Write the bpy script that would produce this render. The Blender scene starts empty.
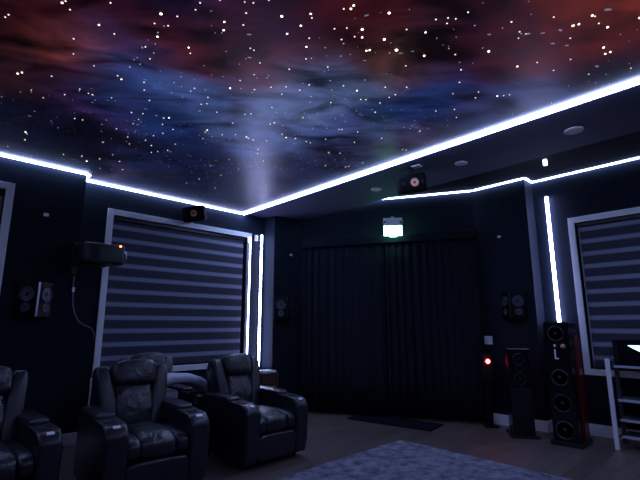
import bpy, bmesh, math, random
from mathutils import Vector, Matrix, noise
random.seed(7)
S = bpy.context.scene
COL = S.collection
PI = math.pi

# ------------------------------------------------------------------ camera, world, exposure
CAM_H = 1.392
cam = bpy.data.objects.new('camera', bpy.data.cameras.new('camera'))
COL.objects.link(cam)
cam.location = (0, 0, CAM_H)
TILT = math.atan(85 / 435)
cam.rotation_euler = (PI / 2 + TILT, 0, -PI / 4)
cam.data.sensor_width = 36
cam.data.lens = 36 * 435 / 640
cam.data.clip_start = 0.05
S.camera = cam

w = bpy.data.worlds.new('night')
S.world = w
w.use_nodes = True
w.node_tree.nodes['Background'].inputs[0].default_value = (0.010, 0.012, 0.03, 1)
w.node_tree.nodes['Background'].inputs[1].default_value = 1.0

S.view_settings.view_transform = 'Standard'
S.view_settings.look = 'None'
S.view_settings.gamma = 1
S.view_settings.exposure = 0.0
S.view_settings.use_curve_mapping = False
try:
    S.cycles.use_denoising = True
    S.cycles.sample_clamp_indirect = 4.0
    S.cycles.caustics_reflective = False
    S.cycles.blur_glossy = 0.5
except Exception:
    pass

LED_POWER = 25.0          # linear light strips along the ceiling edges
TUBE_POWER = 30.0        # the two upright light tubes
LED_COL = (0.38, 0.50, 1.0)
GALAXY_GLOW = 1.0        # glow added to the printed ceiling, in place of light on it

# ------------------------------------------------------------------ materials
def nodes(m):
    m.use_nodes = True
    return m.node_tree.nodes, m.node_tree.links

def mat(name, col, rough=0.5, metal=0.0, bump=0.0, bscale=30.0, var=0.0, vscale=4.0, spec=0.5, coat=0.0, stretch=None, bdist=0.01):
    m = bpy.data.materials.new(name)
    N, L = nodes(m)
    b = N['Principled BSDF']
    b.inputs['Base Color'].default_value = (*col, 1)
    b.inputs['Roughness'].default_value = rough
    b.inputs['Metallic'].default_value = metal
    b.inputs['Specular IOR Level'].default_value = spec
    b.inputs['Coat Weight'].default_value = coat
    tc = N.new('ShaderNodeTexCoord')
    mp = N.new('ShaderNodeMapping')
    L.new(tc.outputs['Object'], mp.inputs[0])
    if stretch:
        mp.inputs['Scale'].default_value = stretch
    if var > 0:
        n = N.new('ShaderNodeTexNoise'); n.inputs['Scale'].default_value = vscale; n.inputs['Detail'].default_value = 5
        L.new(mp.outputs[0], n.inputs['Vector'])
        r = N.new('ShaderNodeValToRGB')
        r.color_ramp.elements[0].position = 0.3; r.color_ramp.elements[1].position = 0.7
        r.color_ramp.elements[0].color = (*[max(0, c * (1 - var)) for c in col], 1)
        r.color_ramp.elements[1].color = (*[min(1, c * (1 + var)) for c in col], 1)
        L.new(n.outputs['Fac'], r.inputs[0]); L.new(r.outputs[0], b.inputs['Base Color'])
    if bump > 0:
        n2 = N.new('ShaderNodeTexNoise'); n2.inputs['Scale'].default_value = bscale; n2.inputs['Detail'].default_value = 6
        L.new(mp.outputs[0], n2.inputs['Vector'])
        bp = N.new('ShaderNodeBump'); bp.inputs['Strength'].default_value = bump; bp.inputs['Distance'].default_value = bdist
        L.new(n2.outputs['Fac'], bp.inputs['Height']); L.new(bp.outputs[0], b.inputs['Normal'])
    return m

def emit(name, col, power, base=(0.8, 0.8, 0.8)):
    m = bpy.data.materials.new(name)
    N, L = nodes(m)
    b = N['Principled BSDF']
    b.inputs['Base Color'].default_value = (*base, 1)
    b.inputs['Emission Color'].default_value = (*col, 1)
    b.inputs['Emission Strength'].default_value = power
    return m

M = {}
M['wall'] = mat('dark_navy_paint', (0.0065, 0.0115, 0.0210), 0.75, var=0.12, vscale=1.5, bump=0.08, bscale=120, spec=0.15)
M['soffit'] = mat('navy_soffit_paint', (0.075, 0.082, 0.15), 0.8, var=0.06, vscale=1.2)
M['ceil_dark'] = mat('black_ceiling_paint', (0.006, 0.007, 0.012), 0.9, spec=0.2)
M['trim'] = mat('white_trim_paint', (0.90, 0.91, 0.95), 0.45, var=0.03)
M['led'] = emit('strip_diffuser', LED_COL, LED_POWER)
M['tube'] = emit('tube_diffuser', (0.48, 0.52, 1.0), TUBE_POWER)
M['leather'] = mat('black_leather', (0.009, 0.010, 0.017), 0.33, bump=0.8, bscale=13, spec=0.75, bdist=0.02)
M['leather_smooth'] = mat('black_leather_smooth', (0.008, 0.009, 0.016), 0.36, bump=0.4, bscale=9, spec=0.65)
M['plastic'] = mat('black_plastic', (0.006, 0.006, 0.009), 0.38, spec=0.4)
M['matte'] = mat('black_matte', (0.004, 0.004, 0.006), 0.6, spec=0.3)
M['cloth'] = mat('black_speaker_cloth', (0.0025, 0.0025, 0.0035), 0.8, spec=0.1)
M['gloss'] = mat('black_piano_lacquer', (0.005, 0.005, 0.008), 0.22, coat=0.0, spec=0.3)
M['red'] = mat('red_lacquer', (0.16, 0.004, 0.010), 0.3, coat=0.2)
M['chrome'] = mat('brushed_metal', (0.75, 0.76, 0.82), 0.28, metal=1.0)
M['ringmetal'] = mat('dark_ring_metal', (0.07, 0.07, 0.10), 0.3, metal=1.0)
M['cone'] = mat('grey_speaker_cone', (0.06, 0.06, 0.09), 0.4, var=0.1)
M['copper'] = mat('copper_cone', (0.85, 0.36, 0.22), 0.45, metal=0.3)
M['white'] = mat('white_plastic', (0.85, 0.85, 0.9), 0.4)
M['rackwhite'] = mat('white_enamel', (0.55, 0.57, 0.68), 0.35)
M['glass_shelf'] = mat('dark_shelf', (0.10, 0.11, 0.15), 0.25)
M['curtain'] = mat('black_velvet', (0.009, 0.011, 0.018), 1.0, spec=0.15, bump=0.2, bscale=60, var=0.15, vscale=8)
M['fleece'] = mat('grey_fleece', (0.48, 0.49, 0.60), 0.95, bump=0.6, bscale=60, var=0.1, vscale=10)
M['wood'] = mat('brown_wood', (0.10, 0.05, 0.035), 0.45, var=0.4, vscale=8, stretch=(1, 1, 8))
M['box'] = mat('tan_card', (0.33, 0.16, 0.11), 0.6, var=0.15)
M['mat'] = mat('black_rubber_mat', (0.005, 0.006, 0.012), 1.0, spec=0.1, bump=0.5, bscale=90)
M['winglass'] = mat('night_window_glass', (0.004, 0.005, 0.01), 0.08)

# dark plank floor
def floor_mat():
    m = bpy.data.materials.new('dark_wood_planks')
    N, L = nodes(m)
    b = N['Principled BSDF']
    tc = N.new('ShaderNodeTexCoord')
    br = N.new('ShaderNodeTexBrick')
    br.inputs['Scale'].default_value = 1.0
    br.inputs['Brick Width'].default_value = 1.35
    br.inputs['Row Height'].default_value = 0.17
    br.inputs['Mortar Size'].default_value = 0.004
    br.inputs['Color1'].default_value = (0.10, 0.072, 0.068, 1)
    br.inputs['Color2'].default_value = (0.165, 0.122, 0.112, 1)
    br.inputs['Mortar'].default_value = (0.05, 0.038, 0.036, 1)
    L.new(tc.outputs['Object'], br.inputs['Vector'])
    mp = N.new('ShaderNodeMapping'); mp.inputs['Scale'].default_value = (1.2, 14, 1)
    L.new(tc.outputs['Object'], mp.inputs[0])
    n = N.new('ShaderNodeTexNoise'); n.inputs['Scale'].default_value = 3; n.inputs['Detail'].default_value = 7
    L.new(mp.outputs[0], n.inputs['Vector'])
    mx = N.new('ShaderNodeMixRGB'); mx.blend_type = 'MULTIPLY'; mx.inputs[0].default_value = 0.75
    r = N.new('ShaderNodeValToRGB'); r.color_ramp.elements[0].position = 0.3; r.color_ramp.elements[1].position = 0.7
    r.color_ramp.elements[0].color = (0.5, 0.5, 0.5, 1)
    L.new(n.outputs['Fac'], r.inputs[0])
    L.new(br.outputs['Color'], mx.inputs[1]); L.new(r.outputs[0], mx.inputs[2])
    L.new(mx.outputs[0], b.inputs['Base Color'])
    b.inputs['Roughness'].default_value = 0.42
    bp = N.new('ShaderNodeBump'); bp.inputs['Strength'].default_value = 0.2; bp.inputs['Distance'].default_value = 0.004
    L.new(n.outputs['Fac'], bp.inputs['Height']); L.new(bp.outputs[0], b.inputs['Normal'])
    return m
M['floor'] = floor_mat()

def rug_mat():
    m = bpy.data.materials.new('grey_shag_pile')
    N, L = nodes(m)
    b = N['Principled BSDF']
    tc = N.new('ShaderNodeTexCoord')
    n = N.new('ShaderNodeTexNoise'); n.inputs['Scale'].default_value = 9; n.inputs['Detail'].default_value = 8; n.inputs['Roughness'].default_value = 0.7
    L.new(tc.outputs['Object'], n.inputs['Vector'])
    r = N.new('ShaderNodeValToRGB'); r.color_ramp.elements[0].position = 0.38; r.color_ramp.elements[1].position = 0.62
    r.color_ramp.elements[0].color = (0.08, 0.08, 0.12, 1); r.color_ramp.elements[1].color = (0.27, 0.27, 0.35, 1)
    L.new(n.outputs['Fac'], r.inputs[0]); L.new(r.outputs[0], b.inputs['Base Color'])
    b.inputs['Roughness'].default_value = 1.0
    n2 = N.new('ShaderNodeTexNoise'); n2.inputs['Scale'].default_value = 60; n2.inputs['Detail'].default_value = 4
    L.new(tc.outputs['Object'], n2.inputs['Vector'])
    bp = N.new('ShaderNodeBump'); bp.inputs['Strength'].default_value = 0.9; bp.inputs['Distance'].default_value = 0.03
    L.new(n2.outputs['Fac'], bp.inputs['Height']); L.new(bp.outputs[0], b.inputs['Normal'])
    return m
M['rug'] = rug_mat()

# zebra blind: opaque bands and lighter sheer bands, repeating every BAND metres of height
def blind_mat(name, band, light, dark):
    m = bpy.data.materials.new(name)
    N, L = nodes(m)
    b = N['Principled BSDF']
    tc = N.new('ShaderNodeTexCoord')
    sp = N.new('ShaderNodeSeparateXYZ'); L.new(tc.outputs['Object'], sp.inputs[0])
    d = N.new('ShaderNodeMath'); d.operation = 'DIVIDE'; d.inputs[1].default_value = band; sh = N.new('ShaderNodeMath'); sh.inputs[1].default_value = band * 0.48; L.new(sp.outputs[2], sh.inputs[0]); L.new(sh.outputs[0], d.inputs[0])
    f = N.new('ShaderNodeMath'); f.operation = 'FRACT'; L.new(d.outputs[0], f.inputs[0])
    r = N.new('ShaderNodeValToRGB')
    e = r.color_ramp.elements
    e[0].position = 0.0; e[0].color = (*dark, 1)
    e[1].position = 0.55; e[1].color = (*dark, 1)
    for p, c in ((0.66, light), (0.88, light), (0.99, dark)):
        x = e.new(p); x.color = (*c, 1)
    L.new(f.outputs[0], r.inputs[0])
    n = N.new('ShaderNodeTexNoise'); n.inputs['Scale'].default_value = 90
    mp = N.new('ShaderNodeMapping'); mp.inputs['Scale'].default_value = (0.3, 0.3, 5); L.new(tc.outputs['Object'], mp.inputs[0]); L.new(mp.outputs[0], n.inputs['Vector'])
    mx = N.new('ShaderNodeMixRGB'); mx.blend_type = 'MULTIPLY'; mx.inputs[0].default_value = 0.25
    L.new(r.outputs[0], mx.inputs[1]); L.new(n.outputs['Fac'], mx.inputs[2])
    L.new(mx.outputs[0], b.inputs['Base Color'])
    b.inputs['Roughness'].default_value = 0.8
    return m
M['blind'] = blind_mat('zebra_blind_fabric', 0.172, (0.30, 0.32, 0.44), (0.042, 0.045, 0.07))

# galaxy print with an added glow of its own: colour patches blended in the plane of the ceiling, warped by noise
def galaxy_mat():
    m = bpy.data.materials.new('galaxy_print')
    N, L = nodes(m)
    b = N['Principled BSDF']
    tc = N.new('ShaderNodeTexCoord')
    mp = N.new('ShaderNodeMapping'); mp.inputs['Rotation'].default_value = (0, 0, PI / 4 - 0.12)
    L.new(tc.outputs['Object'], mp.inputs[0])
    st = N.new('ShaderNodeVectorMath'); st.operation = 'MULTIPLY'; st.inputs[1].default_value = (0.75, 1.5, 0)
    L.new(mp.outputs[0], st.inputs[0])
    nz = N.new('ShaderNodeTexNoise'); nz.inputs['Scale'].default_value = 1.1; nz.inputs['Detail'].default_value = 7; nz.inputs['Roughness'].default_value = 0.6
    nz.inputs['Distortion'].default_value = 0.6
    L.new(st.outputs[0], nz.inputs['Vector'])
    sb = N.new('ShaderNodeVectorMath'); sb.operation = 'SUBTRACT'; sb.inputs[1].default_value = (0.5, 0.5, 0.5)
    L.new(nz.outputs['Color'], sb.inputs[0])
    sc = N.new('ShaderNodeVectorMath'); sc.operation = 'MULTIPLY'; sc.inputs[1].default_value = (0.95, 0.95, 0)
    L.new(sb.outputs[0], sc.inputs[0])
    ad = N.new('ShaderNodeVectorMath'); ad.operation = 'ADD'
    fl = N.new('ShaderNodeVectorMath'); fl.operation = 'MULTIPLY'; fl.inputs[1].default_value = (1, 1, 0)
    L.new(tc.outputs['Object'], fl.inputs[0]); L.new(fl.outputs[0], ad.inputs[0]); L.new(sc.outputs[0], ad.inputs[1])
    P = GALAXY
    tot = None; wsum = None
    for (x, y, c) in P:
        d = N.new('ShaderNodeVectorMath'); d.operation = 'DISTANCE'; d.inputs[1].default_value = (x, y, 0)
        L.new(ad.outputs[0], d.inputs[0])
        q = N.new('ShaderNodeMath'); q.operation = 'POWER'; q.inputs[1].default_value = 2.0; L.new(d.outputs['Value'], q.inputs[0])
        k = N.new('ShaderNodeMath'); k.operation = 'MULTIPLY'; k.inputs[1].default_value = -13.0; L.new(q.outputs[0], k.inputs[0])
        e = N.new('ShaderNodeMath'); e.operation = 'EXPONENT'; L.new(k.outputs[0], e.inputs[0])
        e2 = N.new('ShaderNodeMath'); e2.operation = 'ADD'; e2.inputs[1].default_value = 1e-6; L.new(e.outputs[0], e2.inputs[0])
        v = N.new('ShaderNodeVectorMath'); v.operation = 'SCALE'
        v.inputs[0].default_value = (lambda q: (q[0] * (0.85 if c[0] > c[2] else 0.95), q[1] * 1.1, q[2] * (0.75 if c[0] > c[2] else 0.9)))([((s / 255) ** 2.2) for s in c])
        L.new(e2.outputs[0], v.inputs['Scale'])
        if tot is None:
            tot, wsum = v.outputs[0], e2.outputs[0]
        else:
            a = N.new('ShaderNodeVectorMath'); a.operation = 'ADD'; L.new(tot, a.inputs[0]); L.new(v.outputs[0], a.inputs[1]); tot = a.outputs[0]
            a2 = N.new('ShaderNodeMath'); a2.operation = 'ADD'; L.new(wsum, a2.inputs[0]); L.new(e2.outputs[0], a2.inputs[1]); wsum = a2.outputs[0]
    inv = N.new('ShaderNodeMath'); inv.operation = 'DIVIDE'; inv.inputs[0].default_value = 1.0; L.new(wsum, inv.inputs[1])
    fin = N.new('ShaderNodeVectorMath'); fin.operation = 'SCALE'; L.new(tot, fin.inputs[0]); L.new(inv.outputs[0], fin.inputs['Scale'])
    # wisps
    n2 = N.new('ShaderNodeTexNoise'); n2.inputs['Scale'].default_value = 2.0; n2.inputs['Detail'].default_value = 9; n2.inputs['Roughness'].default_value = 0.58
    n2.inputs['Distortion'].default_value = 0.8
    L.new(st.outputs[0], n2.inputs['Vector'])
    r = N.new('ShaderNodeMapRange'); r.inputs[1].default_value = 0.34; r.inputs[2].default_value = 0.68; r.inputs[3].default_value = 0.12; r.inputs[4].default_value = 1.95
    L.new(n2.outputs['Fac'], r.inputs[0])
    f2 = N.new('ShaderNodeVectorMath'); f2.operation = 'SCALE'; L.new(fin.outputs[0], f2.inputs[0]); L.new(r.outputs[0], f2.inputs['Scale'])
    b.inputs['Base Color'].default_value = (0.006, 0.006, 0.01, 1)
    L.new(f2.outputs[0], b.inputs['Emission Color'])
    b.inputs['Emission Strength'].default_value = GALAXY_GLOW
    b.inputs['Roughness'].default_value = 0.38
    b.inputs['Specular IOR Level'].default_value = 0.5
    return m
GALAXY = [
 (0.37, 2.99, (34, 12, 22)), (0.68, 3.10, (92, 38, 36)), (0.944, 2.92, (28, 50, 105)), (1.18, 3.33, (28, 42, 88)),
 (0.93, 4.31, (14, 13, 30)), (0.91, 5.32, (12, 12, 26)), (1.11, 2.12, (18, 18, 48)), (1.21, 2.57, (66, 22, 30)),
 (1.56, 3.06, (48, 58, 108)), (1.67, 2.27, (74, 34, 50)), (2.13, 2.60, (74, 82, 132)), (2.31, 2.20, (70, 78, 128)),
 (1.33, 2.03, (50, 16, 26)), (1.81, 1.55, (54, 16, 26)), (2.32, 1.62, (74, 42, 44)), (2.66, 1.12, (52, 18, 28)),
 (2.95, 1.67, (28, 40, 88)), (3.18, 2.36, (48, 52, 98)), (2.94, 0.69, (56, 14, 22)), (3.48, 0.46, (36, 12, 26)),
 (2.86, 0.50, (92, 34, 34)), (3.60, 1.37, (42, 44, 84)), (2.05, 4.18, (18, 22, 52)), (3.38, 3.72, (28, 28, 58)),
 (2.82, 5.10, (18, 20, 44)), (1.99, 2.99, (58, 68, 118)), (3.56, 3.08, (34, 32, 62)), (0.58, 3.73, (40, 20, 32)),
 (3.51, 2.36, (46, 36, 60)), (1.5, 3.6, (22, 34, 78)), (0.3, 3.6, (44, 20, 26)), (2.6, 3.3, (52, 60, 108)), (2.5, 1.3, (24, 14, 36)),
 (1.55, 1.9, (22, 16, 40)), (1.5, 2.35, (56, 22, 36)), (2.0, 1.85, (44, 20, 34)), (0.75, 2.7, (60, 18, 26)), (1.0, 3.65, (40, 26, 60)), (-0.8, 0.5, (40, 20, 40)),
]
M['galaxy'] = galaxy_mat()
M['star'] = emit('fibre_star', (1.0, 0.88, 0.68), 1.6)
M['star_big'] = emit('fibre_star_bright', (1.0, 0.86, 0.62), 4.0)
M['star_faint'] = emit('fibre_star_faint', (0.75, 0.82, 1.0), 0.9)
M['galaxy_smudge'] = emit('printed_far_galaxy', (0.5, 0.65, 1.0), 0.22)

# ------------------------------------------------------------------ mesh helpers
def finish(name, bm, m, parent=None, smooth=False, angle=None):
    bmesh.ops.recalc_face_normals(bm, faces=bm.faces)
    me = bpy.data.meshes.new(name)
    bm.to_mesh(me); bm.free()
    me.materials.append(m if not isinstance(m, str) else M[m])
    if smooth:
        for p in me.polygons: p.use_smooth = True
        if angle is not None:
            me.set_sharp_from_angle(angle=angle)
    o = bpy.data.objects.new(name, me)
    COL.objects.link(o)
    if parent is not None: o.parent = parent
    return o

def box(bm, x0, x1, y0, y1, z0, z1, bevel=0.0, seg=2, rot=None):
    r = bmesh.ops.create_cube(bm, size=1)
    vs = r['verts']
    c = Vector(((x0 + x1) / 2, (y0 + y1) / 2, (z0 + z1) / 2))
    mtx = Matrix.Translation(c) @ (rot.to_4x4() if rot else Matrix.Identity(4)) @ Matrix.Diagonal((x1 - x0, y1 - y0, z1 - z0, 1))
    bmesh.ops.transform(bm, matrix=mtx, verts=vs)
    if bevel > 0:
        es = list({e for v in vs for e in v.link_edges})
        bmesh.ops.bevel(bm, geom=es, offset=bevel, segments=seg, affect='EDGES', profile=0.6)

def prism(bm, pts, z0, z1):                # polygon in plan, extruded upwards
    lo = [bm.verts.new((x, y, z0)) for x, y in pts]
    hi = [bm.verts.new((x, y, z1)) for x, y in pts]
    bm.faces.new(lo[::-1]); bm.faces.new(hi)
    n = len(pts)
    for i in range(n):
        bm.faces.new((lo[i], lo[(i + 1) % n], hi[(i + 1) % n], hi[i]))

def cyl(bm, p0, p1, r0, r1=None, seg=24, cap=True):
    p0, p1 = Vector(p0), Vector(p1)
    d = p1 - p0
    r1 = r0 if r1 is None else r1
    q = d.to_track_quat('Z', 'Y').to_matrix().to_4x4()
    bmesh.ops.create_cone(bm, cap_ends=cap, segments=seg, radius1=r0, radius2=r1, depth=d.length,
                          matrix=Matrix.Translation((p0 + p1) / 2) @ q)

def ring(bm, c, axis, R, r, seg=32, ts=8):
    c = Vector(c); q = Vector(axis).to_track_quat('Z', 'Y').to_matrix()
    g = []
    for i in range(seg):
        a = 2 * PI * i / seg
        row = []
        for j in range(ts):
            b = 2 * PI * j / ts
            p = Vector(((R + r * math.cos(b)) * math.cos(a), (R + r * math.cos(b)) * math.sin(a), r * math.sin(b)))
            row.append(bm.verts.new(c + q @ p))
        g.append(row)
    for i in range(seg):
        for j in range(ts):
            bm.faces.new((g[i][j], g[(i + 1) % seg][j], g[(i + 1) % seg][(j + 1) % ts], g[i][(j + 1) % ts]))

def sgn(v, e):
    return math.copysign(abs(v) ** e, v)

def pillow(bm, c, h, e1=0.45, e2=0.4, nu=40, nv=20, rot=None, wob=0.0, seed=0.0, fn=None):
    # superellipsoid cushion: centre c, half sizes h
    c = Vector(c); rows = []
    for j in range(nv + 1):
        ph = -PI / 2 + PI * j / nv
        row = []
        for i in range(nu):
            th = 2 * PI * i / nu
            p = Vector((h[0] * sgn(math.cos(ph), e1) * sgn(math.cos(th), e2),
                        h[1] * sgn(math.cos(ph), e1) * sgn(math.sin(th), e2),
                        h[2] * sgn(math.sin(ph), e1)))
            if fn: p = fn(p)
            if wob:
                n = noise.noise(p * 7 + Vector((seed, seed * 2, 1)))
                p = p * (1 + wob * n)
            if rot: p = rot @ p
            row.append(bm.verts.new(c + p))
            if j in (0, nv): break
        rows.append(row)
    for j in range(nv):
        a, b = rows[j], rows[j + 1]
        for i in range(nu):
            k = (i + 1) % nu
            if len(a) == 1: bm.faces.new((a[0], b[k], b[i]))
            elif len(b) == 1: bm.faces.new((a[i], a[k], b[0]))
            else: bm.faces.new((a[i], a[k], b[k], b[i]))

def tube(bm, pts, r, seg=8):
    pts = [Vector(p) for p in pts]
    prev = None
    for i, p in enumerate(pts):
        d = (pts[min(i + 1, len(pts) - 1)] - pts[max(i - 1, 0)]).normalized()
        up = Vector((0, 0, 1)) if abs(d.z) < 0.95 else Vector((1, 0, 0))
        s = d.cross(up).normalized(); t = s.cross(d)
        row = [bm.verts.new(p + r * (math.cos(2 * PI * k / seg) * s + math.sin(2 * PI * k / seg) * t)) for k in range(seg)]
        if prev:
            for k in range(seg):
                bm.faces.new((prev[k], prev[(k + 1) % seg], row[(k + 1) % seg], row[k]))
        else:
            bm.faces.new(row)
        prev = row
    bm.faces.new(prev[::-1])

def spline(pts, n=8):
    P = [Vector(p) for p in pts]; P = [P[0]] + P + [P[-1]]
    out = []
    for i in range(1, len(P) - 2):
        for k in range(n):
            t = k / n; a, b, c, d = P[i - 1], P[i], P[i + 1], P[i + 2]
            out.append(0.5 * ((2 * b) + (c - a) * t + (2 * a - 5 * b + 4 * c - d) * t * t + (3 * b - a - 3 * c + d) * t ** 3))
    out.append(P[-2])
    return out

def tag(o, label, cat, group=None, kind=None):
    o['label'] = label; o['category'] = cat
    if group: o['group'] = group
    if kind: o['kind'] = kind
    return o

def thing(name, label, cat, loc=(0, 0, 0), rz=0.0, group=None):
    o = bpy.data.objects.new(name, None); COL.objects.link(o)
    o.location = loc; o.rotation_euler = (0, 0, rz); o.empty_display_size = 0.1
    return tag(o, label, cat, group)

def structure(name, bm, m, parent=None, label=None, cat=None):
    o = finish(name, bm, m, parent)
    if parent is None:
        o['kind'] = 'structure'
        if label: o['label'] = label; o['category'] = cat
    return o

def dup(root, loc, rz, label, group=None):
    r = root.copy(); COL.objects.link(r); r.location = loc; r.rotation_euler = (0, 0, rz); r['label'] = label
    if group: r['group'] = group
    for ch in list(root.children):
        c = ch.copy(); COL.objects.link(c); c.parent = r
        for g in list(ch.children):
            d = g.copy(); COL.objects.link(d); d.parent = c
    return r

# ------------------------------------------------------------------ room dimensions
H = 3.24            # galaxy ceiling and soffit underside
H2 = 3.52           # ceiling beyond the soffit
YR, YP = 5.976, 5.71    # far-left wall: recessed face, projecting face
XS0, XS1 = 1.60, 4.61   # ends of the recess in that wall
BK = -2.6           # walls behind the camera
def xr(y): return 6.68 + 0.042 * (y - 0.833)        # right wall, recessed face
def xp(y): return 6.458 + 0.045 * (y - 2.202)       # right wall, projecting face
YS = 2.206
C1 = (5.180, YP); C2 = (xp(3.03), 3.03)
def xi(y): return 3.926 + 0.042 * (y - 0.42)        # soffit inner edge
def xo(y): return 4.98 + 0.0424 * (y - 0.59)        # soffit outer edge

# floor
bm = bmesh.new()
box(bm, BK - 0.2, 7.3, BK - 0.2, 6.4, -0.12, 0)
structure('floor', bm, 'floor', label='dark wood plank floor', cat='floor')

# ceiling: galaxy panel (parent), soffit is a trim, ceiling beyond
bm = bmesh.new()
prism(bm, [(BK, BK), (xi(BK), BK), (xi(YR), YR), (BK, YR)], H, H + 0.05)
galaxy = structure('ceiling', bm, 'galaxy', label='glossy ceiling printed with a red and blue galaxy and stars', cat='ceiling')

bm = bmesh.new()
prism(bm, [(xi(BK), BK), (xo(BK), BK), (xo(YP), YP), (C1[0], YR), (xi(YR), YR)], H, H2 + 0.10)
structure('trim_1', bm, 'soffit', label='navy dropped soffit with downlights between the galaxy ceiling and the right wall', cat='soffit')
bm = bmesh.new()
prism(bm, [(xo(BK), BK), (7.1, BK), (7.1, 6.2), (xo(YP), 6.2)], H2, H2 + 0.10)
structure('ceiling_side', bm, 'ceil_dark', label='dark ceiling strip beyond the soffit', cat='ceiling')

# wall with window hole: faces running along x (plane y) or along direction (for right wall)
def wall_panel(bm, a, b, z0, z1, t, holes=()):
    # a -> b in plan, room on the left-hand normal side; thickness t away from the room; holes = (s0,s1,z0,z1)
    a = Vector((*a, 0)); b = Vector((*b, 0)); d = (b - a); Lg = d.length; d.normalize()
    n = Vector((d.y, -d.x, 0))          # outward = away from room
    ss = sorted({0, Lg, *[h[0] for h in holes], *[h[1] for h in holes]})
    zs = sorted({z0, z1, *[h[2] for h in holes], *[h[3] for h in holes]})
    for i in range(len(ss) - 1):
        for j in range(len(zs) - 1):
            sm = (ss[i] + ss[i + 1]) / 2; zm = (zs[j] + zs[j + 1]) / 2
            if any(h[0] < sm < h[1] and h[2] < zm < h[3] for h in holes): continue
            p, q = a + d * ss[i], a + d * ss[i + 1]
            prism(bm, [(p.x, p.y), (q.x, q.y), (q.x + n.x * t, q.y + n.y * t), (p.x + n.x * t, p.y + n.y * t)], zs[j], zs[j + 1])
    bmesh.ops.remove_doubles(bm, verts=bm.verts, dist=1e-5)

TR = 0.078
WZ0, WZ1 = 0.75, 2.92
# far-left wall; going from right to left so that the outward normal points to +y
bm = bmesh.new()
wx0, wx1 = 1.968, 4.309
# a->b = +x direction has n=(0,-1); use -x direction for n=(0,1)
wall_panel(bm, (XS1, YR), (XS0, YR), 0, H2, 0.2, [(XS1 - wx1 + TR, XS1 - wx0 - TR, WZ0 + TR, WZ1 - TR)])
w2x0, w2x1 = -1.46, 0.881
wall_panel(bm, (XS0, YP), (BK, YP), 0, H2, 0.466, [(XS0 - w2x1 + TR, XS0 - w2x0 - TR, WZ0 + TR, WZ1 + 0.02 - TR)])
wall_panel(bm, (C1[0], YP), (XS1, YP), 0, H2, 0.466)
structure('wall_left', bm, 'wall', label='dark navy wall with two windows behind the recliners', cat='wall')
# chamfer wall behind the curtain
bm = bmesh.new()
wall_panel(bm, C2, C1, 0, H2, 0.2)
structure('wall_back', bm, 'wall', label='dark diagonal wall behind the curtain', cat='wall')
# right wall
bm = bmesh.new()
wall_panel(bm, (xp(YS), YS), C2, 0, H2, 0.45)
RA = Vector((xr(BK), BK, 0)); RB = Vector((xr(YS), YS, 0)); RD = (RB - RA).normalized()
wr0, wr1 = -0.59, 1.753
s0 = (wr0 - BK) / RD.y; s1 = (wr1 - BK) / RD.y
wall_panel(bm, (RA.x, RA.y), (RB.x, RB.y), 0, H2, 0.2, [(s0 + TR, s1 - TR, WZ0 + TR, WZ1 - 0.05 - TR)])
structure('wall_right', bm, 'wall', label='dark navy wall with a window behind the tower speakers', cat='wall')
# walls behind the camera
bm = bmesh.new()
wall_panel(bm, (BK, BK), (xr(BK), BK), 0, H2, 0.2)
structure('wall_front', bm, 'wall', label='dark wall behind the viewer', cat='wall')
bm = bmesh.new()
wall_panel(bm, (BK, YP), (BK, BK), 0, H2, 0.2)
structure('wall_side', bm, 'wall', label='dark wall far left of the viewer', cat='wall')

# baseboards
def base(name, a, b, label):
    bm = bmesh.new()
    a = Vector((*a, 0)); b = Vector((*b, 0)); d = (b - a).normalized(); n = Vector((-d.y, d.x, 0))
    prism(bm, [(a.x, a.y), (b.x, b.y), (b.x + n.x * .016, b.y + n.y * .016), (a.x + n.x * .016, a.y + n.y * .016)], 0, 0.12)
    prism(bm, [(a.x, a.y), (b.x, b.y), (b.x + n.x * .009, b.y + n.y * .009), (a.x + n.x * .009, a.y + n.y * .009)], 0.12, 0.14)
    o = structure(name, bm, 'trim'); o['label'] = label; o['category'] = 'baseboard'
base('baseboard_left', (XS0, YP), (BK, YP), 'white baseboard under the window nearest the left edge')
base('baseboard_left_recess', (XS1, YR), (XS0, YR), 'white baseboard in the recess behind the recliners')
base('baseboard_step', (XS0, YR), (XS0, YP), 'white baseboard on the short step of the left wall')
base('baseboard_corner', (C1[0], YP), (XS1, YP), 'white baseboard between the light tube and the curtain')
base('baseboard_right_pier', (xp(YS), YS), (xp(2.95), 2.95), 'white baseboard behind the shorter tower speaker')
base('baseboard_right_step', (xr(YS), YS), (xp(YS) - 0.012, YS), 'white baseboard on the step beside the tall tower speaker')
base('baseboard_right', (xr(BK), BK), (xr(YS), YS), 'white baseboard under the right window')

# LED strips along the ceiling edges
def strip(name, a, b, n, z, size, label, drop=0.016, m='led', group='light strips along the ceiling edges'):
    # a->b in plan, n = direction into the room
    bm = bmesh.new()
    a = Vector((*a, 0)); b = Vector((*b, 0)); n = Vector((*n, 0)).normalized()
    prism(bm, [(a.x, a.y), (b.x, b.y), (b.x + n.x * size, b.y + n.y * size), (a.x + n.x * size, a.y + n.y * size)], z - drop, z - 0.001)
    o = finish(name, bm, m); tag(o, label, 'light strip', group)
    return o
g = 0.001
strip('light_strip', (XS0 + .005, YR - g), (xi(YR), YR - g), (0, -1), H, 0.045, 'white light strip above the striped blind between the recliners and the galaxy ceiling')
strip('light_strip', (BK + .05, YP - g), (XS0, YP - g), (0, -1), H, 0.045, 'white light strip on the projecting wall at the upper left edge of the room')
strip('light_strip', (XS0 + g, YR - .04), (XS0 + g, YP + 0.0), (1, 0), H, 0.045, 'short white light strip on the step of the left wall')
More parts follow.
